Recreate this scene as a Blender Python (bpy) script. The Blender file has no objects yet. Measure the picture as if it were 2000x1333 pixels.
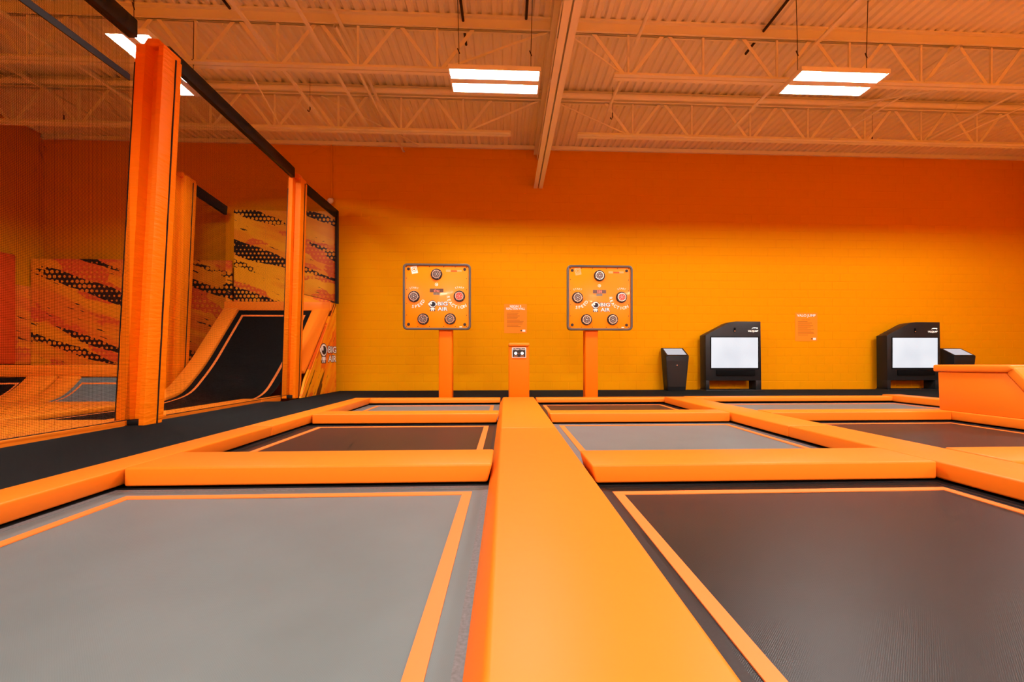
import bpy, bmesh, math, random
from mathutils import Vector, Matrix

random.seed(7)
S = bpy.context.scene
COL = S.collection

# ------------------------------------------------------------------ camera
H = 0.74
F_PX, VX, HY, YAW = 850.0, 988.0, 702.0, math.radians(2.6)
cam_d = bpy.data.cameras.new('camera')
cam = bpy.data.objects.new('camera', cam_d)
COL.objects.link(cam)
cam.location = (0, 0, H)
cam.rotation_euler = (math.pi / 2, 0, -YAW)
cam_d.sensor_width = 36.0
cam_d.lens = F_PX / 2000.0 * 36.0
PCX = VX + F_PX * math.tan(YAW)
cam_d.shift_x = (1000.0 - PCX) / 2000.0
cam_d.shift_y = (HY - 666.5) / 2000.0
cam_d.clip_start = 0.02
S.camera = cam

# ------------------------------------------------------------------ world, exposure
world = bpy.data.worlds.new('world')
S.world = world
world.use_nodes = True
world.node_tree.nodes['Background'].inputs[0].default_value = (0.9, 0.95, 1.0, 1)
world.node_tree.nodes['Background'].inputs[1].default_value = 0.0
S.view_settings.view_transform = 'Standard'
S.view_settings.look = 'None'
S.view_settings.gamma = 1.0
S.view_settings.exposure = 0.0
S.view_settings.use_curve_mapping = False
LIGHT_STRENGTH = 800.0
try:
    S.cycles.use_denoising = True
    S.cycles.max_bounces = 5
    S.cycles.diffuse_bounces = 4
    S.cycles.use_adaptive_sampling = True
    S.cycles.adaptive_threshold = 0.06
    S.cycles.adaptive_min_samples = 12
    S.cycles.glossy_bounces = 2
    S.cycles.transparent_max_bounces = 12
    S.cycles.sample_clamp_indirect = 6.0
    S.cycles.use_light_tree = False
except Exception:
    pass


# ------------------------------------------------------------------ materials
def C(r, g, b):
    f = lambda v: (v / 255 / 12.92) if v / 255 <= 0.04045 else ((v / 255 + 0.055) / 1.055) ** 2.4
    return (f(r), f(g), f(b), 1.0)


def nodes_of(m):
    nt = m.node_tree
    return nt, nt.nodes['Principled BSDF']


def N(nt, typ, **kw):
    n = nt.nodes.new(typ)
    for k, v in kw.items():
        setattr(n, k, v)
    return n


def mth(nt, op, a, b=None, clamp=False):
    n = nt.nodes.new('ShaderNodeMath')
    n.operation = op
    n.use_clamp = clamp
    for i, v in enumerate((a, b)):
        if v is None:
            continue
        if isinstance(v, (int, float)):
            n.inputs[i].default_value = v
        else:
            nt.links.new(v, n.inputs[i])
    return n.outputs[0]


def mat(name, col, rough=0.6, spec=0.5, metal=0.0, noise=None, bump=None, emit=None, coat=0.0):
    """noise=(scale, amount) varies the value; bump=((sx,sy,sz), strength, distance)"""
    m = bpy.data.materials.new(name)
    m.use_nodes = True
    nt, p = nodes_of(m)
    p.inputs['Base Color'].default_value = col
    p.inputs['Roughness'].default_value = rough
    p.inputs['Specular IOR Level'].default_value = spec
    p.inputs['Metallic'].default_value = metal
    p.inputs['Coat Weight'].default_value = coat
    if emit:
        p.inputs['Emission Color'].default_value = emit[0]
        p.inputs['Emission Strength'].default_value = emit[1]
    if noise or bump:
        tc = N(nt, 'ShaderNodeTexCoord')
    if noise:
        tx = N(nt, 'ShaderNodeTexNoise')
        tx.inputs['Scale'].default_value = noise[0]
        tx.inputs['Detail'].default_value = 4
        nt.links.new(tc.outputs['Object'], tx.inputs['Vector'])
        mx = N(nt, 'ShaderNodeMix', data_type='RGBA')
        a = noise[1]
        mx.inputs['A'].default_value = tuple(c * (1 - a) for c in col[:3]) + (1,)
        mx.inputs['B'].default_value = tuple(min(1, c * (1 + a)) for c in col[:3]) + (1,)
        nt.links.new(tx.outputs['Fac'], mx.inputs['Factor'])
        nt.links.new(mx.outputs['Result'], p.inputs['Base Color'])
    if bump:
        mp = N(nt, 'ShaderNodeMapping')
        mp.inputs['Scale'].default_value = bump[0]
        nt.links.new(tc.outputs['Object'], mp.inputs['Vector'])
        bx = N(nt, 'ShaderNodeTexNoise')
        bx.inputs['Scale'].default_value = 1.0
        bx.inputs['Detail'].default_value = 3
        nt.links.new(mp.outputs['Vector'], bx.inputs['Vector'])
        bn = N(nt, 'ShaderNodeBump')
        bn.inputs['Strength'].default_value = bump[1]
        bn.inputs['Distance'].default_value = bump[2]
        nt.links.new(bx.outputs['Fac'], bn.inputs['Height'])
        nt.links.new(bn.outputs['Normal'], p.inputs['Normal'])
    return m


def weave_mat(name, col, rough, spec=0.3):
    m = bpy.data.materials.new(name)
    m.use_nodes = True
    nt, p = nodes_of(m)
    p.inputs['Roughness'].default_value = rough
    p.inputs['Specular IOR Level'].default_value = spec
    tc = N(nt, 'ShaderNodeTexCoord')
    sp = N(nt, 'ShaderNodeSeparateXYZ')
    nt.links.new(tc.outputs['Object'], sp.inputs[0])
    k = 2 * math.pi / 0.0065
    wx = mth(nt, 'SINE', mth(nt, 'MULTIPLY', sp.outputs[0], k))
    wy = mth(nt, 'SINE', mth(nt, 'MULTIPLY', sp.outputs[1], k))
    h = mth(nt, 'MULTIPLY', wx, wy)
    bn = N(nt, 'ShaderNodeBump')
    bn.inputs['Strength'].default_value = 0.12
    bn.inputs['Distance'].default_value = 0.001
    nt.links.new(h, bn.inputs['Height'])
    nt.links.new(bn.outputs['Normal'], p.inputs['Normal'])
    tx = N(nt, 'ShaderNodeTexNoise')
    tx.inputs['Scale'].default_value = 3.0
    tx.inputs['Detail'].default_value = 5
    nt.links.new(tc.outputs['Object'], tx.inputs['Vector'])
    f = mth(nt, 'ADD', mth(nt, 'MULTIPLY', h, 0.10), tx.outputs['Fac'])
    mx = N(nt, 'ShaderNodeMix', data_type='RGBA')
    mx.inputs['A'].default_value = tuple(c * 0.86 for c in col[:3]) + (1,)
    mx.inputs['B'].default_value = tuple(c * 1.12 for c in col[:3]) + (1,)
    nt.links.new(f, mx.inputs['Factor'])
    nt.links.new(mx.outputs['Result'], p.inputs['Base Color'])
    return m


def net_mat(name, col, pitch, thread):
    m = bpy.data.materials.new(name)
    m.use_nodes = True
    nt, p = nodes_of(m)
    p.inputs['Base Color'].default_value = col
    p.inputs['Roughness'].default_value = 0.9
    p.inputs['Specular IOR Level'].default_value = 0.05
    tc = N(nt, 'ShaderNodeTexCoord')
    sp = N(nt, 'ShaderNodeSeparateXYZ')
    nt.links.new(tc.outputs['Object'], sp.inputs[0])
    a = mth(nt, 'LESS_THAN', mth(nt, 'FRACT', mth(nt, 'DIVIDE', sp.outputs[1], pitch)), thread)
    b = mth(nt, 'LESS_THAN', mth(nt, 'FRACT', mth(nt, 'DIVIDE', sp.outputs[2], pitch)), thread)
    nt.links.new(mth(nt, 'MAXIMUM', a, b), p.inputs['Alpha'])
    return m


def mural_mat(name, base_a, base_b, patch, ax, ang, scale, seed, dark=C(28, 24, 26), thr=0.55, dots=True):
    """Printed graphic: slanted splatter bands with halftone dots. ax = which object axes are (across, up)."""
    m = bpy.data.materials.new(name)
    m.use_nodes = True
    nt, p = nodes_of(m)
    p.inputs['Roughness'].default_value = 0.35
    tc = N(nt, 'ShaderNodeTexCoord')
    sp = N(nt, 'ShaderNodeSeparateXYZ')
    nt.links.new(tc.outputs['Object'], sp.inputs[0])
    a0, b0 = sp.outputs[ax[0]], sp.outputs[ax[1]]
    ca, sa = math.cos(ang), math.sin(ang)
    u = mth(nt, 'ADD', mth(nt, 'MULTIPLY', a0, ca), mth(nt, 'MULTIPLY', b0, sa))
    v = mth(nt, 'SUBTRACT', mth(nt, 'MULTIPLY', b0, ca), mth(nt, 'MULTIPLY', a0, sa))

    def nz(su, sv, off, det=4.0):
        cb = N(nt, 'ShaderNodeCombineXYZ')
        nt.links.new(mth(nt, 'MULTIPLY', u, su), cb.inputs[0])
        nt.links.new(mth(nt, 'MULTIPLY', v, sv), cb.inputs[1])
        cb.inputs[2].default_value = off
        t = N(nt, 'ShaderNodeTexNoise')
        t.inputs['Scale'].default_value = 1.0
        t.inputs['Detail'].default_value = det
        nt.links.new(cb.outputs[0], t.inputs['Vector'])
        return t.outputs['Fac']

    # large soft stripes in the base
    stripe = nz(0.35 * scale, 2.2 * scale, seed + 1)
    mx1 = N(nt, 'ShaderNodeMix', data_type='RGBA')
    mx1.inputs['A'].default_value = base_a
    mx1.inputs['B'].default_value = base_b
    r1 = N(nt, 'ShaderNodeMapRange')
    r1.inputs[1].default_value = 0.44
    r1.inputs[2].default_value = 0.56
    nt.links.new(stripe, r1.inputs[0])
    nt.links.new(r1.outputs[0], mx1.inputs['Factor'])
    # halftone dots
    per = 0.105 / scale
    rowi = mth(nt, 'FLOOR', mth(nt, 'DIVIDE', b0, per))
    shift = mth(nt, 'MULTIPLY', rowi, 0.5)
    fu = mth(nt, 'SUBTRACT', mth(nt, 'FRACT', mth(nt, 'ADD', mth(nt, 'DIVIDE', a0, per), shift)), 0.5)
    fv = mth(nt, 'SUBTRACT', mth(nt, 'FRACT', mth(nt, 'DIVIDE', b0, per)), 0.5)
    rr = mth(nt, 'SQRT', mth(nt, 'ADD', mth(nt, 'MULTIPLY', fu, fu), mth(nt, 'MULTIPLY', fv, fv)))
    rad = mth(nt, 'SUBTRACT', mth(nt, 'MULTIPLY', nz(1.3 * scale, 1.3 * scale, seed + 9), 1.15 if dots else 0.0), 0.27)
    hole = mth(nt, 'GREATER_THAN', rr, rad)
    # reddish patches, dotted
    pt = mth(nt, 'GREATER_THAN', nz(0.5 * scale, 1.6 * scale, seed + 4), 0.55)
    pt = mth(nt, 'MULTIPLY', pt, mth(nt, 'MAXIMUM', hole, 0.35))
    mx2 = N(nt, 'ShaderNodeMix', data_type='RGBA')
    nt.links.new(pt, mx2.inputs['Factor'])
    nt.links.new(mx1.outputs['Result'], mx2.inputs['A'])
    mx2.inputs['B'].default_value = patch
    # dark splatter bands
    edge = mth(nt, 'MULTIPLY', nz(3.0 * scale, 22.0 * scale, seed + 2, 6), 0.10)
    band = nz(0.28 * scale, 2.6 * scale, seed + 5, 1.5)
    dk = mth(nt, 'GREATER_THAN', mth(nt, 'ADD', band, edge), thr + 0.09)
    dk = mth(nt, 'MULTIPLY', dk, hole)
    fine = mth(nt, 'GREATER_THAN', nz(2.2 * scale, 16.0 * scale, seed + 7, 3), 0.68)
    dk = mth(nt, 'MAXIMUM', dk, fine)
    mx3 = N(nt, 'ShaderNodeMix', data_type='RGBA')
    nt.links.new(dk, mx3.inputs['Factor'])
    nt.links.new(mx2.outputs['Result'], mx3.inputs['A'])
    mx3.inputs['B'].default_value = dark
    nt.links.new(mx3.outputs['Result'], p.inputs['Base Color'])
    return m


M = {}
M['wall'] = mat('orange_wall_paint', (0.75, 0.295, 0.0003, 1), 0.7, 0.04, bump=((30, 30, 30), 0.12, 0.004))
M['ceil'] = mat('white_ceiling_paint', (0.93, 0.86, 0.75, 1), 0.75, 0.1, noise=(1.5, 0.06))
M['steel'] = mat('painted_steel', (0.90, 0.84, 0.75, 1), 0.6, 0.2)
M['carpet'] = mat('charcoal_carpet', C(36, 38, 38), 0.95, 0.03, noise=(60, 0.35), bump=((260, 260, 260), 0.5, 0.004))
M['floor'] = mat('dark_pit_floor', C(40, 36, 34), 0.9, 0.1)
M['vinyl'] = mat('orange_vinyl', (0.96, 0.250, 0.012, 1), 0.45, 0.25, bump=((5, 5, 5), 0.10, 0.02))
M['vinyl_post'] = mat('orange_post_vinyl', (0.92, 0.215, 0.002, 1), 0.45, 0.12, bump=((6, 6, 24), 0.55, 0.03))
M['vinyl_red'] = mat('red_orange_vinyl', (0.80, 0.09, 0.005, 1), 0.45, 0.4, bump=((5, 5, 5), 0.1, 0.02))
M['trim'] = mat('black_trim', C(22, 20, 20), 0.6, 0.3)
M['black'] = mat('black_webbing', C(26, 25, 27), 0.7, 0.3)
M['bar'] = mat('black_bar_padding', C(30, 30, 34), 0.5, 0.4)
M['gap'] = mat('dark_frame', C(14, 13, 13), 0.8, 0.2)
M['grey_mat'] = weave_mat('grey_woven_mat', (0.148, 0.206, 0.213, 1), 0.42)
M['black_mat'] = weave_mat('black_woven_mat', (0.021, 0.023, 0.022, 1), 0.36, 0.22)
M['ramp_mat'] = weave_mat('new_black_ramp_mat', (0.004, 0.004, 0.004, 1), 0.6, 0.15)
M['tape'] = mat('orange_tape', (0.95, 0.25, 0.04, 1), 0.5, 0.4)
M['hem'] = mat('stitched_hem', C(118, 122, 124), 0.55, 0.4, noise=(90, 0.5))
M['hem_dark'] = mat('dark_stitched_hem', C(36, 35, 35), 0.5, 0.4, noise=(90, 0.5))
M['net'] = net_mat('black_net', C(5, 4, 4), 0.014, 0.15)
M['panel'] = mat('orange_gloss_panel', (0.95, 0.255, 0.001, 1), 0.3, 0.25, coat=0.12, bump=((4, 4, 4), 0.06, 0.02))
M['rim'] = mat('grey_rubber_rim', C(78, 72, 68), 0.35, 0.5)
M['rubber'] = mat('black_rubber', C(30, 27, 26), 0.5, 0.4)
M['chrome'] = mat('chrome_ring', C(205, 195, 185), 0.25, 0.5, metal=0.9)
M['lens'] = mat('smoked_lens', C(96, 80, 72), 0.3, 0.5, noise=(90, 0.5))
M['lens_red'] = mat('red_lens', C(225, 60, 40), 0.3, 0.5, noise=(90, 0.5), emit=((1.0, 0.10, 0.05, 1), 0.35))
M['white'] = mat('white_print', C(245, 240, 232), 0.5, 0.3)
M['navy'] = mat('navy_print', C(22, 26, 44), 0.5, 0.3)
M['print_dark'] = mat('dark_print', C(60, 34, 18), 0.5, 0.3)
M['print_text'] = mat('brown_print', C(150, 76, 20), 0.6, 0.2)
M['pink'] = mat('pale_pink_print', C(250, 168, 110), 0.5, 0.3)
M['led_body'] = mat('led_window', C(92, 62, 50), 0.3, 0.5)
M['led_seg'] = mat('led_segment', C(120, 112, 96), 0.3, 0.5)
M['led_red'] = mat('led_lit_red', C(255, 90, 70), 0.5, 0.3, emit=((1.0, 0.28, 0.2, 1), 1.0))
M['poster'] = mat('orange_poster', (0.88, 0.265, 0.012, 1), 0.55, 0.15)
M['kiosk'] = mat('charcoal_kiosk', C(28, 29, 31), 0.45, 0.3)
M['kiosk_dark'] = mat('dark_kiosk_side', C(32, 26, 24), 0.5, 0.35)
M['soundbar'] = mat('black_soundbar', C(8, 8, 9), 0.8, 0.1)
M['lit_button'] = mat('lit_white_button', C(250, 250, 250), 0.4, 0.4, emit=((1, 1, 1, 1), 1.0))
M['logo_lit'] = mat('lit_logo', C(250, 250, 235), 0.4, 0.3, emit=((1.0, 1.0, 0.88, 1), 0.8))
M['diffuser'] = mat('lamp_diffuser', (1, 1, 1, 1), 0.5, 0.2, emit=((1.0, 0.975, 0.94, 1), LIGHT_STRENGTH))
M['housing'] = mat('white_lamp_housing', C(240, 236, 230), 0.5, 0.3)
M['wire'] = mat('dark_wire', C(60, 40, 30), 0.6, 0.3)
M['conduit'] = mat('dark_conduit', C(58, 40, 30), 0.6, 0.3)
M['camera_white'] = mat('white_plastic', C(225, 215, 205), 0.4, 0.4)
M['mural'] = mural_mat('splatter_mural', C(246, 160, 22), C(238, 130, 30), C(226, 96, 40), (0, 2), math.radians(-20), 1.0, 3.0)
M['mural_ramp'] = mural_mat('ramp_panel_print', C(250, 176, 26), C(240, 150, 24), C(226, 104, 44), (0, 2), math.radians(-20), 1.2, 11.0)
M['mural_side'] = mural_mat('ramp_side_print', C(252, 168, 20), C(246, 130, 20), C(232, 100, 24), (1, 2), math.radians(52), 1.6, 21.0, thr=0.54, dots=False, dark=C(90, 30, 10))


def screen_mat():
    m = bpy.data.materials.new('white_screen')
    m.use_nodes = True
    nt, p = nodes_of(m)
    p.inputs['Base Color'].default_value = C(20, 20, 20)
    p.inputs['Roughness'].default_value = 0.25
    tc = N(nt, 'ShaderNodeTexCoord')
    g = N(nt, 'ShaderNodeTexNoise')
    g.inputs['Scale'].default_value = 1.6
    g.inputs['Detail'].default_value = 1
    nt.links.new(tc.outputs['Object'], g.inputs['Vector'])
    mx = N(nt, 'ShaderNodeMix', data_type='RGBA')
    mx.inputs['A'].default_value = C(206, 214, 224)
    mx.inputs['B'].default_value = C(246, 248, 252)
    nt.links.new(g.outputs['Fac'], mx.inputs['Factor'])
    nt.links.new(mx.outputs['Result'], p.inputs['Emission Color'])
    p.inputs['Emission Strength'].default_value = 1.05
    return m


M['screen'] = screen_mat()


# ------------------------------------------------------------------ mesh helpers
class MB:
    """collects shapes, then becomes ONE mesh"""

    def __init__(self):
        self.v, self.f = [], []

    def add(self, verts, faces):
        o = len(self.v)
        self.v += [tuple(p) for p in verts]
        self.f += [tuple(i + o for i in fc) for fc in faces]
        return self

    def box(self, x0, x1, y0, y1, z0, z1):
        v = [(x, y, z) for z in (z0, z1) for y in (y0, y1) for x in (x0, x1)]
        return self.add(v, [(0, 2, 3, 1), (4, 5, 7, 6), (0, 1, 5, 4), (2, 6, 7, 3), (0, 4, 6, 2), (1, 3, 7, 5)])

    def prism(self, poly, a, b, axis):
        """poly: 2-D outline, extruded from a to b along axis (0=x: poly is (y,z); 1=y: (x,z); 2=z: (x,y))"""
        n = len(poly)

        def pt(p, t):
            return (t, p[0], p[1]) if axis == 0 else (p[0], t, p[1]) if axis == 1 else (p[0], p[1], t)
        v = [pt(p, a) for p in poly] + [pt(p, b) for p in poly]
        f = [tuple(range(n))[::-1], tuple(range(n, 2 * n))]
        f += [(i, (i + 1) % n, n + (i + 1) % n, n + i) for i in range(n)]
        return self.add(v, f)

    def ring(self, outer, inner, a, b, axis):
        """frame between two outlines of equal point count"""
        n = len(outer)

        def pt(p, t):
            return (t, p[0], p[1]) if axis == 0 else (p[0], t, p[1]) if axis == 1 else (p[0], p[1], t)
        v = [pt(p, a) for p in outer] + [pt(p, a) for p in inner] + [pt(p, b) for p in outer] + [pt(p, b) for p in inner]
        f = []
        for i in range(n):
            j = (i + 1) % n
            f += [(i, j, n + j, n + i), (2 * n + i, 3 * n + i, 3 * n + j, 2 * n + j),
                  (i, 2 * n + i, 2 * n + j, j), (n + i, n + j, 3 * n + j, 3 * n + i)]
        return self.add(v, f)

    def tube(self, pts, r, seg=8, cap=True):
        pts = [Vector(p) for p in pts]
        vs, fs = [], []
        for i, p in enumerate(pts):
            d = (pts[min(i + 1, len(pts) - 1)] - pts[max(i - 1, 0)]).normalized()
            up = Vector((0, 0, 1)) if abs(d.z) < 0.9 else Vector((1, 0, 0))
            s = d.cross(up).normalized()
            t = s.cross(d)
            for k in range(seg):
                a = 2 * math.pi * k / seg
                vs.append(p + s * (r * math.cos(a)) + t * (r * math.sin(a)))
        for i in range(len(pts) - 1):
            for k in range(seg):
                k2 = (k + 1) % seg
                fs.append((i * seg + k, i * seg + k2, (i + 1) * seg + k2, (i + 1) * seg + k))
        if cap:
            fs.append(tuple(range(seg))[::-1])
            fs.append(tuple(range((len(pts) - 1) * seg, len(pts) * seg)))
        return self.add(vs, fs)

    def bar(self, p, q, w, h):
        """rectangular bar between two points, w sideways, h along the other normal"""
        p, q = Vector(p), Vector(q)
        d = (q - p).normalized()
        up = Vector((0, 0, 1)) if abs(d.z) < 0.95 else Vector((0, 1, 0))
        s = d.cross(up).normalized() * (w / 2)
        t = s.cross(d).normalized() * (h / 2)
        v = [p - s - t, p + s - t, p + s + t, p - s + t, q - s - t, q + s - t, q + s + t, q - s + t]
        return self.add(v, [(3, 2, 1, 0), (4, 5, 6, 7), (0, 1, 5, 4), (1, 2, 6, 5), (2, 3, 7, 6), (3, 0, 4, 7)])

    def disc(self, c, r, y0, y1, seg=24, r2=None):
        """short cylinder or cone along y, centre c=(x,z)"""
        r2 = r if r2 is None else r2
        a = [(c[0] + r * math.cos(2 * math.pi * k / seg), c[1] + r * math.sin(2 * math.pi * k / seg)) for k in range(seg)]
        b = [(c[0] + r2 * math.cos(2 * math.pi * k / seg), c[1] + r2 * math.sin(2 * math.pi * k / seg)) for k in range(seg)]
        v = [(p[0], y0, p[1]) for p in a] + [(p[0], y1, p[1]) for p in b]
        f = [tuple(range(seg))[::-1], tuple(range(seg, 2 * seg))]
        f += [(i, (i + 1) % seg, seg + (i + 1) % seg, seg + i) for i in range(seg)]
        return self.add(v, f)

    def xf(self, fn):
        self.v = [tuple(fn(*p)) for p in self.v]
        return self


ROOT = {}


def mesh_from(mb, name, mt, bevel=0.0, seg=2, smooth=False):
    me = bpy.data.meshes.new(name)
    me.from_pydata(mb.v, [], mb.f)
    bm = bmesh.new()
    bm.from_mesh(me)
    bmesh.ops.recalc_face_normals(bm, faces=bm.faces)
    if bevel > 0:
        es = [e for e in bm.edges if len(e.link_faces) == 2 and e.calc_face_angle(0) > 0.35]
        bmesh.ops.bevel(bm, geom=es, offset=bevel, segments=seg, profile=0.5, affect='EDGES', clamp_overlap=True)
    bm.to_mesh(me)
    bm.free()
    me.materials.append(mt)
    if smooth or bevel > 0:
        for p in me.polygons:
            p.use_smooth = True
        try:
            me.set_sharp_from_angle(angle=math.radians(40))
        except Exception:
            pass
    return me


def obj(name, mb, mt, parent=None, bevel=0.0, seg=2, smooth=False, local=False):
    """link the shapes as one mesh; coordinates are world unless local=True (then relative to the thing)"""
    org = ROOT.get(parent.name, Vector((0, 0, 0))) if parent else Vector((0, 0, 0))
    if not local and parent is not None:
        mb.v = [(p[0] - org.x, p[1] - org.y, p[2] - org.z) for p in mb.v]
    me = mesh_from(mb, name, mt, bevel, seg, smooth)
    o = bpy.data.objects.new(name, me)
    COL.objects.link(o)
    if parent:
        o.parent = parent
        ROOT[o.name] = org
    return o


def tag(o, label, cat, group=None):
    o['label'] = label
    o['category'] = cat
    if group:
        o['group'] = group
    return o


def thing(name, label, cat, loc=(0, 0, 0), group=None):
    o = bpy.data.objects.new(name, None)
    COL.objects.link(o)
    o.empty_display_size = 0.2
    o.location = loc
    ROOT[o.name] = Vector(loc)
    return tag(o, label, cat, group)


def centred(name, mb, mt, label, cat, group=None, **kw):
    """single-mesh thing whose origin sits at the centre of its base"""
    xs, ys, zs = zip(*mb.v)
    loc = Vector(((min(xs) + max(xs)) / 2, (min(ys) + max(ys)) / 2, min(zs)))
    mb.v = [(p[0] - loc.x, p[1] - loc.y, p[2] - loc.z) for p in mb.v]
    o = obj(name, mb, mt, None, **kw)
    o.location = loc
    ROOT[o.name] = loc
    return tag(o, label, cat, group)


def struct(name, mb, mt, parent=None, **kw):
    o = obj(name, mb, mt, parent, **kw)
    o['kind'] = 'structure'
    return o


def copy_tree(o, parent=None):
    c = o.copy()
    COL.objects.link(c)
    c.parent = parent
    for ch in [x for x in COL.objects if x.parent == o]:
        copy_tree(ch, c)
    return c


def rrect(cx, cz, w, h, r, n=5):
    pts = []
    for qx, qz, a0 in ((1, 1, 0), (-1, 1, 90), (-1, -1, 180), (1, -1, 270)):
        for k in range(n + 1):
            a = math.radians(a0 + 90 * k / n)
            pts.append((cx + qx * (w / 2 - r) + r * math.cos(a), cz + qz * (h / 2 - r) + r * math.sin(a)))
    return pts


_TXT = {}


def text_shape(s, offset=0.0, shear=0.0):
    """flat lettering as (verts2d, faces), cap height about 1, centred on x, baseline at 0"""
    key = (s, offset, shear)
    if key in _TXT:
        return _TXT[key]
    cu = bpy.data.curves.new('lettering', 'FONT')
    cu.body = s
    cu.align_x = 'CENTER'
    cu.size = 1.37
    cu.offset = offset
    cu.shear = shear
    cu.resolution_u = 3
    ob = bpy.data.objects.new('lettering', cu)
    COL.objects.link(ob)
    dg = bpy.context.evaluated_depsgraph_get()
    me = bpy.data.meshes.new_from_object(ob.evaluated_get(dg))
    v = [(p.co.x, p.co.y) for p in me.vertices]
    f = [tuple(p.vertices) for p in me.polygons]
    bpy.data.objects.remove(ob)
    bpy.data.curves.remove(cu)
    bpy.data.meshes.remove(me)
    _TXT[key] = (v, f)
    return v, f


def text_mb(mb, s, cap, place, offset=0.0, width=None, shear=0.0):
    """place(a, b) maps flat lettering coordinates to 3-D"""
    v, f = text_shape(s, offset, shear)
    if not v:
        return mb
    sx = sz = cap
    if width:
        xs = [p[0] for p in v]
        sx = width / (max(xs) - min(xs))
    return mb.add([place(p[0] * sx, p[1] * sz) for p in v], f)


def pad_shape(x0, x1, y0, y1, z0, z1, l=0.0, r=0.0, f=0.0, b=0.0):
    """padded block whose bottom edges stick out by l, r, f, b on the four sides"""
    mb = MB()
    v = [(x0 - l, y0 - f, z0), (x1 + r, y0 - f, z0), (x1 + r, y1 + b, z0), (x0 - l, y1 + b, z0),
         (x0, y0, z1), (x1, y0, z1), (x1, y1, z1), (x0, y1, z1)]
    return mb.add(v, [(3, 2, 1, 0), (4, 5, 6, 7), (0, 1, 5, 4), (1, 2, 6, 5), (2, 3, 7, 6), (3, 0, 4, 7)])


# ------------------------------------------------------------------ the setting
WY = 10.34                      # back wall
XL, XR = -10.46, 13.3           # side walls
YR = -7.5                       # wall behind the camera
DZ = 5.80                       # underside of roof deck

struct('floor', MB().box(XL - .3, XR + .3, YR - .3, WY + .3, -1.0, -0.9), M['floor'])

# carpeted walkway: left strip plus strip along the back wall, plus the area behind the court
wk = MB()
wk.box(-4.2, -2.5, -1.6, 7.8, -0.06, 0.0)
wk.box(-3.87, XR, 7.8, WY, -0.06, 0.0)
wk.box(7.35, 8.6, -1.6, 7.8, -0.06, 0.0)
struct('carpet_walkway', wk, M['carpet'])

# back wall of painted concrete blocks
wall = struct('wall_back', MB().box(XL, XR, WY + 0.004, WY + 0.2, -0.9, 5.9), M['wall'])
BW, BH, J = 0.4064, 0.2032, 0.010
bm_ = MB()
d = 0.004
x0, x1, z0, z1 = -BW / 2 + J / 2, BW / 2 - J / 2, -BH / 2 + J / 2, BH / 2 - J / 2
block_v = [(x0 - .002, 0, z0 - .002), (x1 + .002, 0, z0 - .002), (x1 + .002, 0, z1 + .002), (x0 - .002, 0, z1 + .002),
           (x0 + .003, -d, z0 + .003), (x1 - .003, -d, z0 + .003), (x1 - .003, -d, z1 - .003), (x0 + .003, -d, z1 - .003)]
block_f = [(4, 5, 6, 7), (0, 1, 5, 4), (1, 2, 6, 5), (2, 3, 7, 6), (3, 0, 4, 7)]
block_me = mesh_from(MB().add(block_v, block_f), 'block', M['wall'])
# recalc may flip an open shell: make the front face look towards the room
if block_me.polygons[0].normal.y > 0:
    block_me.flip_normals()
blocks = []
for row in range(0, 28):
    zc = (row + 0.5) * BH
    n0 = int((XL) / BW) - 1
    for k in range(n0, int(XR / BW) + 2):
        xc = (k + (0.5 if row % 2 else 0.0)) * BW + 0.08
        if xc - BW / 2 < XL or xc + BW / 2 > XR or zc + BH / 2 > 5.72:
            continue
        hidden = (xc < -3.75) or any(a < xc < b and c < zc < e for a, b, c, e in (
            (-2.35, -0.8, 1.4, 3.0), (1.4, 3.0, 1.4, 3.0), (4.55, 6.0, 0, 1.6), (8.9, 10.4, 0, 1.6), (7.4, 12.9, 0, 0.75), (-.1, .55, 0, 1.2)))
        blocks.append((hidden, math.hypot(xc - 0.3, zc - 1.0), xc, zc))
blocks.sort()
rest = MB()
for i, (hid, dist, xc, zc) in enumerate(blocks):
    if i < 300:
        b = bpy.data.objects.new('block', block_me)
        COL.objects.link(b)
        b.parent = wall
        b.location = (xc, WY + 0.004, zc)
    else:
        rest.add([(p[0] + xc, p[1] + WY + 0.004, p[2] + zc) for p in block_v], block_f)
ro = obj('block_field', rest, M['wall'], wall)
ro['kind'] = 'stuff'

struct('wall_left', MB().box(XL - 0.2, XL, YR, WY + .2, -0.9, 5.9), M['wall'])
struct('wall_right', MB().box(XR, XR + 0.2, YR, WY + .2, -0.9, 5.9), M['wall'])
struct('wall_rear', MB().box(XL - .2, XR + .2, YR - 0.2, YR, -0.9, 5.9), M['wall'])

# corrugated roof deck
prof = []
x = XL - 0.1
while x < XR + 0.1:
    prof += [(x, DZ), (x + 0.066, DZ), (x + 0.090, DZ + 0.034), (x + 0.1284, DZ + 0.034)]
    x += 0.1524
dk = MB()
n = len(prof)
dk.add([(p[0], YR, p[1]) for p in prof] + [(p[0], WY + .02, p[1]) for p in prof], [(i, i + 1, n + i + 1, n + i) for i in range(n - 1)])
struct('ceiling', dk, M['ceil'])
struct('roof_slab', MB().box(XL - .2, XR + .2, YR - .2, WY + .2, 5.86, 5.95), M['conduit'])
struct('trim_1', MB().box(XL, XR, WY - 0.06, WY, 5.72, 5.80), M['steel'])

# ------------------------------------------------------------------ roof steel
YJ = (4.72, 6.48, 8.22)
ZT, ZB = 5.62, 4.98


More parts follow.
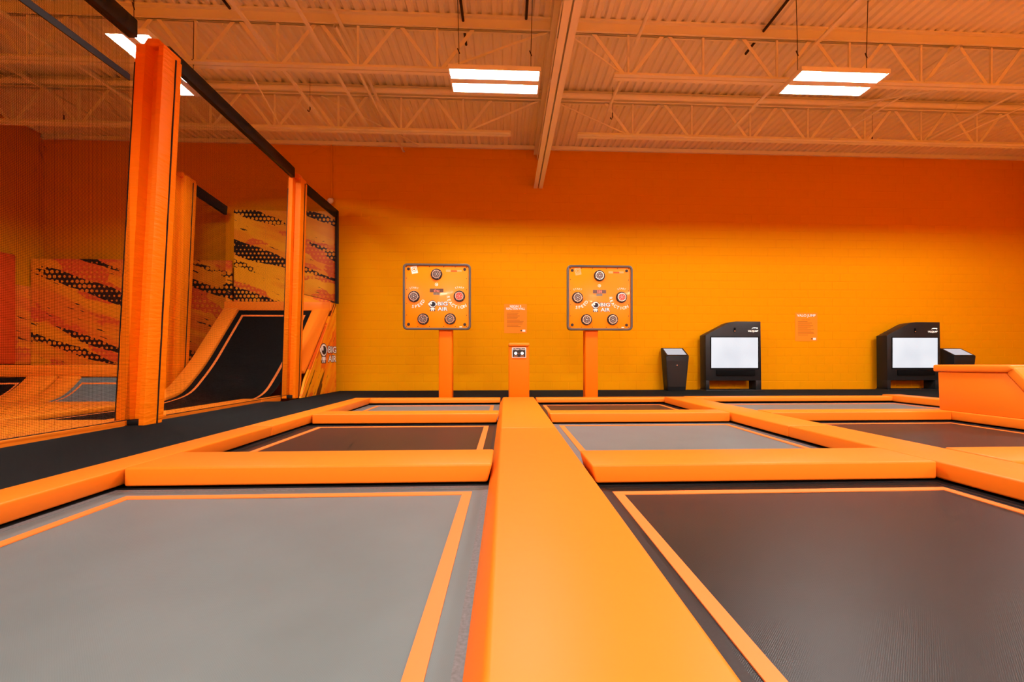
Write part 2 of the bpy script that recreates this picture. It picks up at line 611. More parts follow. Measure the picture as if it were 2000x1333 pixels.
def joist(y, xa, xb, node0, ends, label):
    """open-web joist between xa and xb; ends = x where the bottom chord stops on each side"""
    t = thing('roof_joist', label, 'roof joist', ((xa + xb) / 2, y, ZB), 'open-web roof joists')
    tc = MB().box(xa, xb, y - 0.075, y - 0.008, 5.772, 5.80).box(xa, xb, y + 0.008, y + 0.075, 5.772, 5.80)
    tc.box(xa, xb, y - 0.022, y - 0.008, ZT, 5.772).box(xa, xb, y + 0.008, y + 0.022, ZT, 5.772)
    tc.box(xa, xb, y - 0.06, y + 0.06, ZT - 0.0, ZT + 0.012)
    obj('top_chord', tc, M['steel'], t)
    for s in (-1, 1):
        obj('chord_angle', MB().box(ends[0], ends[1], min(y + s * .010, y + s * .078), max(y + s * .010, y + s * .078), ZB, ZB + 0.010)
            .box(ends[0], ends[1], min(y + s * .010, y + s * .020), max(y + s * .010, y + s * .020), ZB + 0.010, ZB + 0.07), M['steel'], t)
    x = node0
    P2 = 0.575
    while x - 2 * P2 > ends[0]:
        x -= 2 * P2
    first = True
    while x < ends[1] - 0.05:
        for q in (-P2 + 0.05, 0.0, P2 - 0.05):
            if not (xa + 0.02 < x + q < xb - 0.02):
                continue
            obj('web_member', MB().bar((x + q * 0.1, y, ZB + 0.03), (x + q, y, ZT + 0.01), 0.014 if q else 0.03, 0.05 if q else 0.03), M['steel'], t)
        last = x
        x += 2 * P2
    return t


GX0, GX1 = 0.66, 0.87
for y, nl, nr, el, er, w in ((YJ[0], -2.6, 2.2, -0.2, 1.5, 'nearest the camera'), (YJ[1], -2.16, 1.84, 0.05, 1.62, 'passing the ceiling lamps'), (YJ[2], -3.10, 2.42, 0.09, 1.36, 'nearest the back wall')):
    t = joist(y, XL, GX0, nl, (XL, el), 'open-web joist left of the girder, ' + w)
    e = nl + 1.15 * int((el - nl) / 1.15)
    obj('web_member', MB().bar((e + .05, y, ZB + .03), (GX0 - .02, y, ZT + .02), 0.02, 0.03), M['steel'], t)
    t = joist(y, GX1, XR, nr, (er, XR), 'open-web joist right of the girder, ' + w)
    obj('web_member', MB().bar((nr - .05, y, ZB + .03), (GX1 + .02, y, ZT + .02), 0.016, 0.02), M['steel'], t)

g = thing('roof_girder', 'deep steel girder running to the middle of the back wall', 'girder', (0.765, 5, 4.8))
for s in (-1, 1):
    obj('chord_angle', MB().box(min(0.765 + s * .014, 0.765 + s * .105), max(0.765 + s * .014, 0.765 + s * .105), 1.0, WY - .02, 4.80, 4.815)
        .box(min(0.765 + s * .014, 0.765 + s * .028), max(0.765 + s * .014, 0.765 + s * .028), 1.0, WY - .02, 4.815, 4.93), M['steel'], g)
    obj('top_chord', MB().box(min(0.765 + s * .014, 0.765 + s * .105), max(0.765 + s * .014, 0.765 + s * .105), 1.0, WY - .02, 5.60, 5.615)
        .box(min(0.765 + s * .014, 0.765 + s * .028), max(0.765 + s * .014, 0.765 + s * .028), 1.0, WY - .02, 5.48, 5.60), M['steel'], g)
yy = 1.2
k = 0
while yy < WY - 0.9:
    for a, b in (((yy, 4.9), (yy + 0.875, 5.5)), ((yy + 0.875, 5.5), (yy + 1.75, 4.9))):
        if b[0] < WY - .1:
            obj('web_member', MB().bar((0.765, a[0], a[1]), (0.765, b[0], b[1]), 0.026, 0.06), M['steel'], g)
    obj('web_member', MB().bar((0.765, yy, 4.9), (0.765, yy, 5.5), 0.026, 0.05), M['steel'], g)
    yy += 1.75

# bridging rods between the joists
for x, z, ya, yb, lab in ((-3.32, 5.06, 4.4, 8.3, 'straight bridging angle left of the middle lamp, third from the girder'),
                          (-2.56, 5.06, 4.4, 8.3, 'straight bridging angle left of the middle lamp, second from the girder'),
                          (-2.36, 5.54, 4.4, 10.2, 'thin bridging rod left of the middle lamp, just under the deck'),
                          (4.25, 5.06, 4.4, 8.3, 'straight bridging angle crossing above the right lamp'),
                          (8.3, 5.06, 4.4, 8.3, 'bridging angle far right among the joists'),
                          (-6.3, 5.06, 4.4, 8.3, 'bridging angle seen through the upper left net'),
                          (-8.2, 5.54, 4.4, 10.2, 'bridging rod in the upper left corner seen through the net')):
    centred('bridging_angle', MB().box(x - .025, x + .025, ya, yb, z, z + .008).box(x - .004, x + .004, ya, yb, z + .008, z + .05), M['steel'], lab, 'roof bridging')
for p, q, lab in (((6.55, 5.9, 5.05), (6.28, 8.3, 5.0), 'slanting brace rod right of the right lamp'),
                  ((7.4, 6.5, 5.05), (6.0, 7.98, 5.50), 'brace rod crossing the right joists upward'),
                  ((10.0, 6.8, 5.55), (8.6, 8.25, 5.02), 'brace rod near the upper right corner'),
                  ((-4.1, 6.5, 5.6), (-4.15, 8.2, 5.05), 'brace rod above the black net rail'),
                  ((-3.4, 8.2, 5.6), (-2.0, 10.2, 5.7), 'brace rod reaching the wall left of the girder')):
    centred('brace_rod', MB().tube([p, q], 0.014, 6), M['steel'], lab, 'brace rod')

# pipes
centred('sprinkler_pipe', MB().tube([(XL + .05, 8.06, 5.655), (0.60, 8.06, 5.655)], 0.048, 12)
        .tube([(-6.2, 8.06, 5.655), (-6.1, 8.06, 5.655)], .058, 12).tube([(-4.9, 8.06, 5.655), (-4.8, 8.06, 5.655)], .058, 12), M['steel'],
        'round sprinkler pipe along the far joist left of the girder', 'pipe', smooth=True)
centred('sprinkler_pipe', MB().tube([(0.92, 8.06, 5.655), (XR - .05, 8.06, 5.655)], 0.048, 12)
        .tube([(1.98, 8.06, 5.655), (2.08, 8.06, 5.655)], .058, 12).tube([(8.7, 8.06, 5.655), (8.8, 8.06, 5.655)], .058, 12), M['steel'],
        'round sprinkler pipe along the far joist right of the girder', 'pipe', smooth=True)
for x, ya, yb, z, mt, lab in ((-2.42, 6.28, 8.6, 5.46, 'steel', 'short open-ended pipe left of the middle lamp'),
                              (1.87, 4.4, 7.9, 5.30, 'steel', 'drop pipe just right of the girder'),
                              (-0.63, 4.2, 6.95, 5.74, 'conduit', 'dark conduit above the middle lamp'),
                              (3.92, 4.2, 6.95, 5.74, 'conduit', 'dark conduit under the deck left of the right lamp'),
                              (0.30, 4.2, 6.42, 5.77, 'conduit', 'dark perforated strip beside the girder'),
                              (-3.95, 4.2, 6.42, 5.77, 'conduit', 'dark conduit at the top above the black net rail'),
                              (6.9, 6.3, 8.4, 5.50, 'steel', 'open-ended pipe right of the right lamp')):
    centred('roof_pipe', MB().tube([(x, ya, z), (x, yb, z)], 0.026 if mt == 'steel' else 0.02, 10, cap=False), M[mt], lab, 'pipe', smooth=True)
for px, py, pz, lab in ((-3.52, 8.0, 5.20, 'small dark hook hanging left of the middle lamp'),
                        (1.98, 8.0, 5.20, 'small dark hook hanging right of the girder'),
                        (7.3, 8.36, 5.10, 'small dark hook hanging below the right joists'),
                        (-8.1, 8.36, 5.10, 'small dark hook seen through the left net')):
    centred('hanging_hook', MB().tube([(px, py, 5.80), (px, py, pz + .12)], .003, 5).tube([(px, py, pz + .12), (px, py, pz + .03), (px - .015, py, pz), (px - .035, py, pz + .01), (px - .04, py, pz + .03)], 0.009, 6), M['conduit'], lab, 'hook')
centred('ceiling_speaker', MB().box(-8.6, -8.15, 7.0, 7.4, 5.30, 5.42).box(-8.4, -8.36, 7.18, 7.22, 5.42, 5.80), M['black'],
        'small black box under the ceiling at the upper left edge', 'speaker', bevel=.01)


# ------------------------------------------------------------------ lamps
def make_lamp():
    """open fluorescent high bay: two white reflector troughs with a tube each; the lips hide the tubes from low angles"""
    t = thing('high_bay_lamp', 'lamp', 'ceiling lamp', (0, 0, 0))
    hz = 0.048
    hb = MB().box(-0.62, 0.62, -0.25, 0.25, hz, hz + 0.014)
    hb.box(-0.62, 0.62, -0.255, -0.245, 0.0, hz + .014).box(-0.62, 0.62, 0.245, 0.255, 0.0, hz + .014)
    hb.box(-0.62, -0.60, -0.245, 0.245, 0.0, hz).box(0.60, 0.62, -0.245, 0.245, 0.0, hz)
    obj('housing', hb, M['housing'], t, local=True)
    obj('centre_rail', MB().prism([(-.052, .0), (.052, .0), (.03, hz), (-.03, hz)], -0.60, 0.60, 0), M['housing'], t, local=True)
    for s in (-1, 1):
        obj('tube', MB().tube([(-0.595, s * .147, .024), (0.595, s * .147, .024)], .012, 6, cap=False), M['diffuser'], t, local=True)
    for s in (-1, 1):
        obj('hanger_cable', MB().tube([(s * .5, 0, hz + .03), (s * .5, 0, 0.45)], 0.004, 5).tube([(s * .5, 0, .45), (s * .52, 0, 1.19)], 0.005, 5)
            .tube([(s * .5 - .02, 0, .45), (s * .5 + .01, 0, .38)], 0.008, 5), M['wire'], t, local=True)
    return t


lamp0 = make_lamp()
spots = [((-0.15, 6.07, 4.60), 0, 'two-tube white ceiling lamp in the middle, beside the girder'),
         ((4.57, 5.90, 4.60), 0, 'two-tube white ceiling lamp on the right'),
         ((-4.50, 5.98, 4.60), 90, 'white ceiling lamp on the left, half behind the black net rail')]
for yy, nm in ((-1.2, 'just behind the camera'), (-5.2, 'far behind the camera')):  # unseen lamp rows, added and placed to light the camera-facing sides
    for xx, side in ((-0.15, 'in the middle'), (4.57, 'on the right'), (-4.5, 'on the left'), (9.3, 'far right')):
        if xx < -4 and yy < -4:
            continue
        spots.append(((xx, yy, 4.60), 0, 'added unseen white ceiling lamp %s, %s' % (nm, side)))
spots.append(((9.3, 5.9, 4.60), 0, 'white ceiling lamp beyond the right edge of the picture'))
for i, (loc, rz, lab) in enumerate(spots):
    o = lamp0 if i == 0 else copy_tree(lamp0)
    o.location = loc
    o.rotation_euler = (0, 0, math.radians(rz))
    o['label'] = lab
    o['group'] = 'ceiling lamps'

# ------------------------------------------------------------------ trampoline court
PT, PB, MZ = 0.085, -0.025, -0.045


def trampoline(x0, x1, y0, y1, mt, label, inset=(0.16, 0.16, 0.16, 0.16), z=MZ):
    t = thing('trampoline', label, 'trampoline', ((x0 + x1) / 2, (y0 + y1) / 2, z - .03), 'trampolines in the floor court')
    obj('frame', MB().ring([(x0 - .1, y0 - .1), (x1 + .1, y0 - .1), (x1 + .1, y1 + .1), (x0 - .1, y1 + .1)],
                           [(x0, y0), (x1, y0), (x1, y1), (x0, y1)], z - .03, z - .005, 2), M['gap'], t)
    mbm = MB()
    nx = ny = 16
    vs = []
    for j in range(ny + 1):
        for i in range(nx + 1):
            u, w = i / nx, j / ny
            sag = 0.012 * (math.sin(math.pi * u) * math.sin(math.pi * w)) ** 0.6
            vs.append((x0 + (x1 - x0) * u, y0 + (y1 - y0) * w, z - sag))
    mbm.add(vs, [(j * (nx + 1) + i, j * (nx + 1) + i + 1, (j + 1) * (nx + 1) + i + 1, (j + 1) * (nx + 1) + i) for j in range(ny) for i in range(nx)])
    bed = obj('bed', mbm, M[mt], t, smooth=True)
    dark = M['hem_dark'] if mt == 'black_mat' else M['hem']
    e = 0.035
    obj('edge_webbing', MB().ring([(x0, y0), (x1, y0), (x1, y1), (x0, y1)], [(x0 + e, y0 + e), (x1 - e, y0 + e), (x1 - e, y1 - e), (x0 + e, y1 - e)], z - .002, z + .004, 2), M['black'], bed)
    e2 = 0.075
    obj('stitched_hem', MB().ring([(x0 + e, y0 + e), (x1 - e, y0 + e), (x1 - e, y1 - e), (x0 + e, y1 - e)], [(x0 + e2, y0 + e2), (x1 - e2, y0 + e2), (x1 - e2, y1 - e2), (x0 + e2, y1 - e2)], z - .002, z + .002, 2), dark, bed)
    l, r, f, b = inset
    w = 0.055
    obj('tape_line', MB().ring([(x0 + l, y0 + f), (x1 - r, y0 + f), (x1 - r, y1 - b), (x0 + l, y1 - b)],
                               [(x0 + l + w, y0 + f + w), (x1 - r - w, y0 + f + w), (x1 - r - w, y1 - b - w), (x0 + l + w, y1 - b - w)], z - .004, z + .0015, 2), M['tape'], bed)
    return t


CX0, CX1 = -0.045, 0.48           # centre pad (top edges)
LX, RX0, RX1 = -2.34, 2.77, 3.23  # inner edge of left pads, right pad edges
rows = ((0.25, 2.74), (3.12, 5.27), (5.52, 7.56))
trampoline(LX - .02, -0.06, *rows[0], 'grey_mat', 'large grey trampoline with orange tape line at the lower left', (0.19, 0.14, 0.15, 0.15))
trampoline(LX - .02, -0.06, *rows[1], 'black_mat', 'black trampoline in the second row, left of the centre pad', (0.19, 0.14, 0.15, 0.13))
trampoline(LX - .02, -0.06, *rows[2], 'grey_mat', 'grey trampoline in the far row, left of the centre pad', (0.19, 0.14, 0.15, 0.13))
trampoline(0.53, RX0 + .02, 0.25, 2.70, 'black_mat', 'large black trampoline with orange tape line at the lower right', (0.10, 0.11, 0.15, 0.15))
trampoline(0.53, RX0 + .02, *rows[1], 'grey_mat', 'light grey trampoline in the second row, right of the centre pad', (0.10, 0.11, 0.15, 0.13))
trampoline(0.53, RX0 + .02, *rows[2], 'black_mat', 'narrow-looking black trampoline in the far row, right of the centre pad', (0.10, 0.11, 0.15, 0.13))
trampoline(RX1 + .02, 5.62, *rows[1], 'black_mat', 'black trampoline at the right edge, left of the padded box', (0.12, 0.12, 0.15, 0.13))
trampoline(RX1 + .02, 7.02, *rows[2], 'grey_mat', 'long light grey trampoline in the far row by the kiosks', (0.12, 0.12, 0.15, 0.13))
trampoline(RX1 + .02, 5.62, 0.25, 2.70, 'grey_mat', 'grey trampoline beyond the right edge of the picture', (0.12, 0.12, 0.15, 0.15))

PADG = 'orange court pads'


def pad(label, *a, bev=0.014, name='safety_pad', mt='vinyl', **kw):
    return centred(name, pad_shape(*a, **kw), M[mt], label, 'pad', PADG, bevel=bev, seg=3)


SEAM = 4.15
pad('long orange centre pad running away from the camera, near length', CX0, CX1, -1.6, SEAM, PB, PT, l=.062, r=.05)
pad('long orange centre pad, far length ending at the button pedestal', CX0, CX1, SEAM + .004, 7.52, PB, PT, l=.062, r=.05)
pad('orange pad along the walkway beside the large grey trampoline', -2.55, LX + .05, -1.6, 4.40, PB, PT, r=-.03)
pad('orange pad along the walkway beside the far left trampolines', -2.55, LX + .05, 4.405, 7.50, PB, PT, r=-.03)
pad('orange cross pad behind the large grey trampoline', LX + .055, -0.085, 2.71, 3.16, PB, PT + .004, r=-.03, f=-.0)
pad('orange cross pad behind the second-row black trampoline on the left', LX + .055, -0.085, 5.24, 5.56, PB, PT + .004, r=-.03)
pad('orange cross pad behind the large black trampoline', 0.525, RX0 - .02, 2.655, 3.09, PB, PT + .004, l=-.03)
pad('orange cross pad behind the second-row light grey trampoline', 0.525, RX0 - .02, 5.22, 5.53, PB, PT + .004, l=-.03)
pad('orange pad between right and far right columns, near length', RX0, RX1, -1.6, SEAM, PB, PT, l=.0, r=.03)
pad('orange pad between right and far right columns, far length', RX0, RX1, SEAM + .004, 7.50, PB, PT, l=.0, r=.03)
pad('thin orange pad across the far end of the left column', -2.55, CX0 - .05, 7.52, 7.79, -.015, .06)
pad('thin orange pad across the far end of the right column', 0.53, RX1, 7.52, 7.79, -.015, .06)
pad('thin orange pad across the far end of the far right column', RX1 + .005, 7.0, 7.56, 7.80, -.015, .065)
pad('orange cross pad in the far right column, nearer one', RX1 + .035, 7.3, 2.66, 3.10, PB, PT)
pad('orange cross pad in the far right column, in front of the kiosks', RX1 + .035, 5.60, 5.22, 5.52, PB, PT)
pad('orange edge pad at the foot of the padded box', 5.60, 7.34, 3.105, 5.47, PB, PT, l=-.0)
pad('orange edge pad running back from the padded box to the walkway', 7.0, 7.34, 5.475, 7.80, PB, PT)
pad('orange pad across the near end of the left column, behind the camera', LX + .055, -0.11, -0.2, 0.23, PB, PT)
pad('orange pad across the near end of the right column, behind the camera', 0.54, RX0 - .005, -0.2, 0.23, PB, PT)
for a, b, w in ((-2.28, -0.12, 'left'), (0.55, 2.75, 'right'), (3.27, 7.3, 'far right')):  # unseen mats, put in to bounce orange light into the room
    pad('added wide orange bounce-light mat behind the camera on the %s' % w, a, b, -1.6, -0.21, PB, PT)
pad('orange pad at the near end of the far right column', RX1 + .035, 7.3, -0.2, 0.23, PB, PT)
pad('orange edge pad along the far right court side', 5.63, 7.34, 0.235, 2.655, PB, PT)

pad('added wide orange bounce-light floor beyond the right walkway', 8.62, XR - .02, -1.6, 7.78, PB, PT)  # made-up padded floor, orange to throw more bounce light upward
pad('added wide orange bounce-light floor behind the camera, left half', XL + .02, 0.2, YR + .02, -1.62, PB, PT)  # unseen floor halves, added in orange for warm bounce on ceiling and walls
pad('added wide orange bounce-light floor behind the camera, right half', 0.21, XR - .02, YR + .02, -1.62, PB, PT)

# padded wedge box at the right
bx = thing('padded_box', 'orange padded wedge box with sloped near side at the right edge', 'padded box', (6.4, 4.85, PT))
sl = lambda y: 0.59 - (4.65 - y) * 1.18
obj('body', MB().prism([(5.41, PT), (5.43, .575), (4.655, .585), (4.24, PT)], 5.63, 7.15, 0), M['vinyl'], bx, bevel=.012)
obj('top_pad', MB().prism([(5.47, .578), (5.47, .668), (4.60, .675), (4.56, .63), (4.64, .588)], 5.60, 7.18, 0), M['vinyl'], bx, bevel=.02, seg=3)
obj('slope_pad', MB().prism([(4.645, .580), (4.575, .655), (4.08, PT), (4.235, PT)], 5.615, 7.17, 0), M['vinyl'], bx, bevel=.02, seg=3)


# ------------------------------------------------------------------ the Big Air logo
def logo(parent, place, cap, pre):
    """place(a, b, h): a across, b up, h proud of the surface; cap = letter height"""
    k = cap / 0.07

    def disc2(cx, cz, rx, rz, h, seg=28):
        m = MB()
        m.add([place(cx * k + rx * k * math.cos(2 * math.pi * i / seg), cz * k + rz * k * math.sin(2 * math.pi * i / seg), h) for i in range(seg)], [tuple(range(seg))])
        return m
    o = obj('logo_emblem', disc2(-.105, .035, .078, .072, .0016), M['navy'], parent)
    m = disc2(-.105, .036, .067, .062, .0024)
    for s in (-1, 1):
        m2 = disc2(-.105 + s * .068, .036, .012, .022, .0022)
        m.add(m2.v, m2.f)
    obj('helmet', m, M['white'], o)
    obj('visor', disc2(-.098, .034, .050, .046, .0030), M['navy'], o)
    obj('visor_glint', disc2(-.128, .050, .014, .022, .0036), M['white'], o)
    b = MB()
    b.add([place(x * k, z * k, .0018) for x, z in ((-.148, -.028), (-.062, -.028), (-.056, -.10), (-.154, -.10))], [(0, 1, 2, 3)])
    obj('suit_outline', b, M['navy'], o)
    b = MB()
    for q in (((-.138, -.034), (-.072, -.034), (-.076, -.072), (-.134, -.072)), ((-.134, -.074), (-.110, -.074), (-.112, -.094), (-.136, -.094)), ((-.100, -.074), (-.076, -.074), (-.074, -.094), (-.098, -.094)),
              ((-.150, -.040), (-.142, -.040), (-.144, -.070), (-.154, -.070)), ((-.068, -.040), (-.060, -.040), (-.056, -.070), (-.066, -.070))):
        b.add([place(x * k, z * k, .0026) for x, z in q], [(0, 1, 2, 3)])
    obj('suit', b, M['white'], o)
    t1, t2 = MB(), MB()
    for s, zz in (('BIG', .012), ('AIR', -.086)):
        text_mb(t1, s, cap, lambda a, b, zz=zz: place(a + .085 * k, b + zz * k, .0020), 0.10, width=.208 * k)
        text_mb(t2, s, cap, lambda a, b, zz=zz: place(a + .085 * k, b + zz * k, .0032), 0.030, width=.188 * k)
    oo = obj('logo_letter_outline', t1, M['navy'], parent)
    obj('logo_letters', t2, M['white'], oo)


# ------------------------------------------------------------------ reaction boards
def make_board(loc, label, led, post_dx, sticker_white):
    t = thing('reaction_board', label, 'game board', loc, 'reaction game boards')
    X, Y, Z = loc
    yb, yf = Y - .05, Y - .10                 # back and front of the panel
    zc = 1.86
    obj('post', MB().box(X + post_dx - .12, X + post_dx + .12, Y - .05 + .002, Y + .19, 0, 1.75), M['vinyl_post2'], t, bevel=.02, seg=3)
    pn = obj('panel', MB().prism(rrect(X, zc, 1.17, 1.15, .05), yf, yb, 1), M['panel'], t, bevel=.004)
    obj('rim', MB().ring(rrect(X, zc, 1.21, 1.19, .075), rrect(X, zc, 1.135, 1.115, .05), yf - .022, yb + .01, 1), M['rim'], t, bevel=.008)
    P = lambda a, b, h=0.0: (X + a, yf - h, zc + b)
    for i, (a, b) in enumerate(((-.008, .405), (-.41, .002), (.40, .013), (-.245, -.40), (.235, -.396))):
        tg = obj('target_light', MB().disc((X + a, zc + b), .104, yf + .001, yf - .028, 32, .094), M['rubber'], t, smooth=True)
        obj('chrome_ring', MB().ring([(X + a + .076 * math.cos(q * math.pi / 16), zc + b + .076 * math.sin(q * math.pi / 16)) for q in range(32)],
                                     [(X + a + .064 * math.cos(q * math.pi / 16), zc + b + .064 * math.sin(q * math.pi / 16)) for q in range(32)], yf - .034, yf - .026, 1), M['chrome'], tg)
        lens = M['lens_red'] if i == 2 else M['lens']
        obj('lens', MB().disc((X + a, zc + b), .065, yf - .026, yf - .031, 28), lens, tg)
        dots = MB().disc((X + a, zc + b), .009, yf - .031, yf - .033, 10)
        for q in range(6):
            an = q * math.pi / 3 + .4 * i
            dots.disc((X + a + .038 * math.cos(an), zc + b + .038 * math.sin(an)), .005, yf - .031, yf - .0325, 6)
        for q in range(4):
            an = q * math.pi / 2 + .5 + i
            dots.disc((X + a + .086 * math.cos(an), zc + b + .086 * math.sin(an)), .0045, yf - .028, yf - .031, 6)
        obj('lens_dots', dots, M['white'], tg)
    for a in (-.506, .495):
        for b in (-.495, .498):
            obj('corner_bolt', MB().disc((X + a, zc + b), .028, yf + .001, yf - .012, 20, .022), M['rubber'], t)
    sc = MB()
    for q in (-.54, -.34, -.135, .12, .325, .53):
        for b in (-.535, .537):
            sc.disc((X + q, zc + b), .0075, yf + .001, yf - .004, 8)
    for q in (-.33, -.125, .13, .33):
        for a in (-.54, .53):
            sc.disc((X + a, zc + q), .0075, yf + .001, yf - .004, 8)
    obj('panel_screws', sc, M['print_dark'], t)
    # LED windows
    ld = obj('score_display', MB().box(X - .128, X + .115, yf - .004, yf + .001, zc + .082, zc + .147), M['led_body'], t)
    tx = text_mb(MB(), led, .044, lambda a, b: P(a - .006, b + .092, .006), 0.01)
    obj('score_digits', tx, M['led_red'], ld)
    for a in (-.037, .020):
        obj('small_display', MB().box(X + a - .028, X + a + .028, yf - .003, yf + .001, zc + .034, zc + .078), M['led_seg'], t)
    # printed words
    w = MB()
    for cx_, cz_ in ((-.41, .002), (.40, .013)):
        for q, chh in enumerate('START'):
            an = math.radians(90 - (q - 2) * 12)
            rr = .145

            def pl(a, b, an=an, rr=rr, cx_=cx_, cz_=cz_):
                ox, oz = cx_ + rr * math.cos(an), cz_ + rr * math.sin(an)
                rx, rz = math.sin(an), -math.cos(an)
                return P(ox + a * rx + b * math.cos(an), oz + a * rz + b * math.sin(an), .0015)
            text_mb(w, chh, .034, pl)
    obj('start_lettering', w, M['white'], t)
    for word, (cx_, cz_), a0, a1, rr, cap in (('SPEED', (-.41, .002), 264, 333, .205, .056), ('REACTION', (.40, .013), 184, 300, .225, .056)):
        w = MB()
        for q, chh in enumerate(word):
            an = math.radians(a0 + (a1 - a0) * q / (len(word) - 1))

            def pl(a, b, an=an, rr=rr, cx_=cx_, cz_=cz_):
                ox, oz = cx_ + rr * math.cos(an), cz_ + rr * math.sin(an)
                tx_, tz_ = -math.sin(an), math.cos(an)
                return P(ox + a * tx_ - b * math.cos(an), oz + a * tz_ - b * math.sin(an), .0015)
            text_mb(w, chh, cap, pl, 0.018)
        obj(word.lower() + '_lettering', w, M['white'], t)
    logo(t, lambda a, b, h: P(a + .02, b - .165, h), .066, 'board')
    # sticker, maker's line and small round mark
    ang = math.radians(12)

    def rot(a, b, cx_, cz_):
        return cx_ + a * math.cos(ang) - b * math.sin(ang), cz_ + a * math.sin(ang) + b * math.cos(ang)
    st = obj('sticker', MB().add([P(*rot(a, b, -.405, .485), .0014) for a, b in ((-.055, -.07), (.055, -.07), (.055, .06), (-.055, .06))], [(0, 1, 2, 3)]), M['white'] if sticker_white else M['pink'], t)
    ringm = MB().ring([(X - .405 + .042 * math.cos(q * math.pi / 12), zc + .49 + .042 * math.sin(q * math.pi / 12)) for q in range(24)],
                      [(X - .405 + .034 * math.cos(q * math.pi / 12), zc + .49 + .034 * math.sin(q * math.pi / 12)) for q in range(24)], yf - .0022, yf - .0016, 1)
    ringm.disc((X - .405, zc + .49), .018, yf - .0016, yf - .0022, 16)
    obj('sticker_mark', ringm, M['poster'], st)
    obj('maker_mark', MB().box(X + .16, X + .24, yf - .0014, yf, zc + .45, zc + .49).box(X + .35, X + .44, yf - .0014, yf, zc + .455, zc + .485), M['pink'], t)
    obj('maker_name', MB().box(X + .25, X + .36, yf - .0014, yf, zc + .452, zc + .478), M['vinyl_red'], t)
    obj('round_mark', MB().ring([(X - .008 + .028 * math.cos(q * math.pi / 10), zc + .222 + .028 * math.sin(q * math.pi / 10)) for q in range(20)],
                                [(X - .008 + .020 * math.cos(q * math.pi / 10), zc + .222 + .020 * math.sin(q * math.pi / 10)) for q in range(20)], yf - .0014, yf, 1)
        .disc((X - .004, zc + .22), .010, yf, yf - .0014, 12), M['white'], t)
    obj('serial_mark', MB().box(X + .40, X + .45, yf - .0014, yf, zc - .545, zc - .53), M['white'], t)
    return t


M['vinyl_post2'] = mat('deep_orange_vinyl', (0.95, 0.18, 0.001, 1), 0.5, 0.12, bump=((4, 4, 8), 0.15, 0.02))
make_board((-1.235, 7.98, 0), 'square orange reaction board left of the button pedestal', 'd to', 0.14, True)
make_board((1.715, 7.98, 0), 'square orange reaction board right of the button pedestal', '550', -0.14, False)

# button pedestal
pd = thing('button_pedestal', 'short orange padded pedestal with two-button control panel between the boards', 'pedestal', (0.23, 7.78, 0))
obj('body', MB().box(.05, .41, 7.60, 7.95, 0, .955), M['vinyl_post2'], pd, bevel=.02, seg=3)
obj('cap', MB().box(.045, .415, 7.565, 7.96, .965, 1.025), M['vinyl'], pd, bevel=.025, seg=3)
cp = obj('control_panel', MB().box(.105, .353, 7.585, 7.602, .765, .945), M['white'], pd, bevel=.003)
obj('panel_face', MB().box(.118, .340, 7.582, 7.586, .778, .932), M['rubber'], cp)
for a in (.172, .284):
    obj('button', MB().disc((a, .842), .026, 7.582, 7.566, 20, .022), M['lit_button'], cp)
w = MB()
text_mb(w, '"2-Player Mode"', .026, lambda a, b: (.229 + a, 7.581, .900 + b))
obj('panel_lettering', w, M['white'], cp)
w = MB()
for a in (.172, .284):
    w.box(a - .03, a + .03, 7.5812, 7.5822, .792, .802)
w.box(.226, .231, 7.5812, 7.5822, .825, .85)
obj('button_captions', w, M['pink'], cp)


# posters
def poster(x0, x1, z0, z1, lines, label):
    t = thing('rules_poster', label, 'poster', ((x0 + x1) / 2, WY - .004, z0))
    y = WY - .006
    obj('sheet', MB().box(x0, x1, y, WY - .0005, z0, z1), M['poster'], t)
    xc = (x0 + x1) / 2
    h = z1 - z0
    wi = x1 - x0
    w = MB()
    for s, zz, cap, wd in lines:
        text_mb(w, s, cap, lambda a, b, zz=zz: (xc + a, y - .001, z0 + h * zz + b), 0.03, width=wd * wi)
    obj('title', w, M['white'], t)
    w = MB()
    text_mb(w, 'HOW TO PLAY', .022, lambda a, b: (xc + a, y - .001, z0 + h * .735 + b))
    obj('subtitle', w, M['print_text'], t)
    w = MB()
    rr = random.Random(int(x0 * 100))
    for q in range(11):
        zz = z0 + h * (.68 - q * .047)
        w.box(x0 + wi * .12, x0 + wi * (.55 + .33 * rr.random()), y - .001, y, zz, zz + .008)
    obj('small_print', w, M['print_text'], t)
    obj('corner_mark', MB().box(x1 - wi * .20, x1 - wi * .07, y - .001, y, z0 + h * .045, z0 + h * .12), M['white'], t)
    obj('corner_emblem', MB().disc((x1 - wi * .25, z0 + h * .085), .016, y, y - .001, 12), M['navy'], t)


poster(-.04, .50, 1.36, 2.05, (('HIGH 5', .885, .058, .50), ('REACTION WALL', .805, .050, .82)), 'orange rules poster headed in white above the button pedestal')
poster(7.07, 7.63, 1.18, 1.88, (('VALO JUMP', .86, .062, .84),), 'orange rules poster headed in white between the two kiosks')


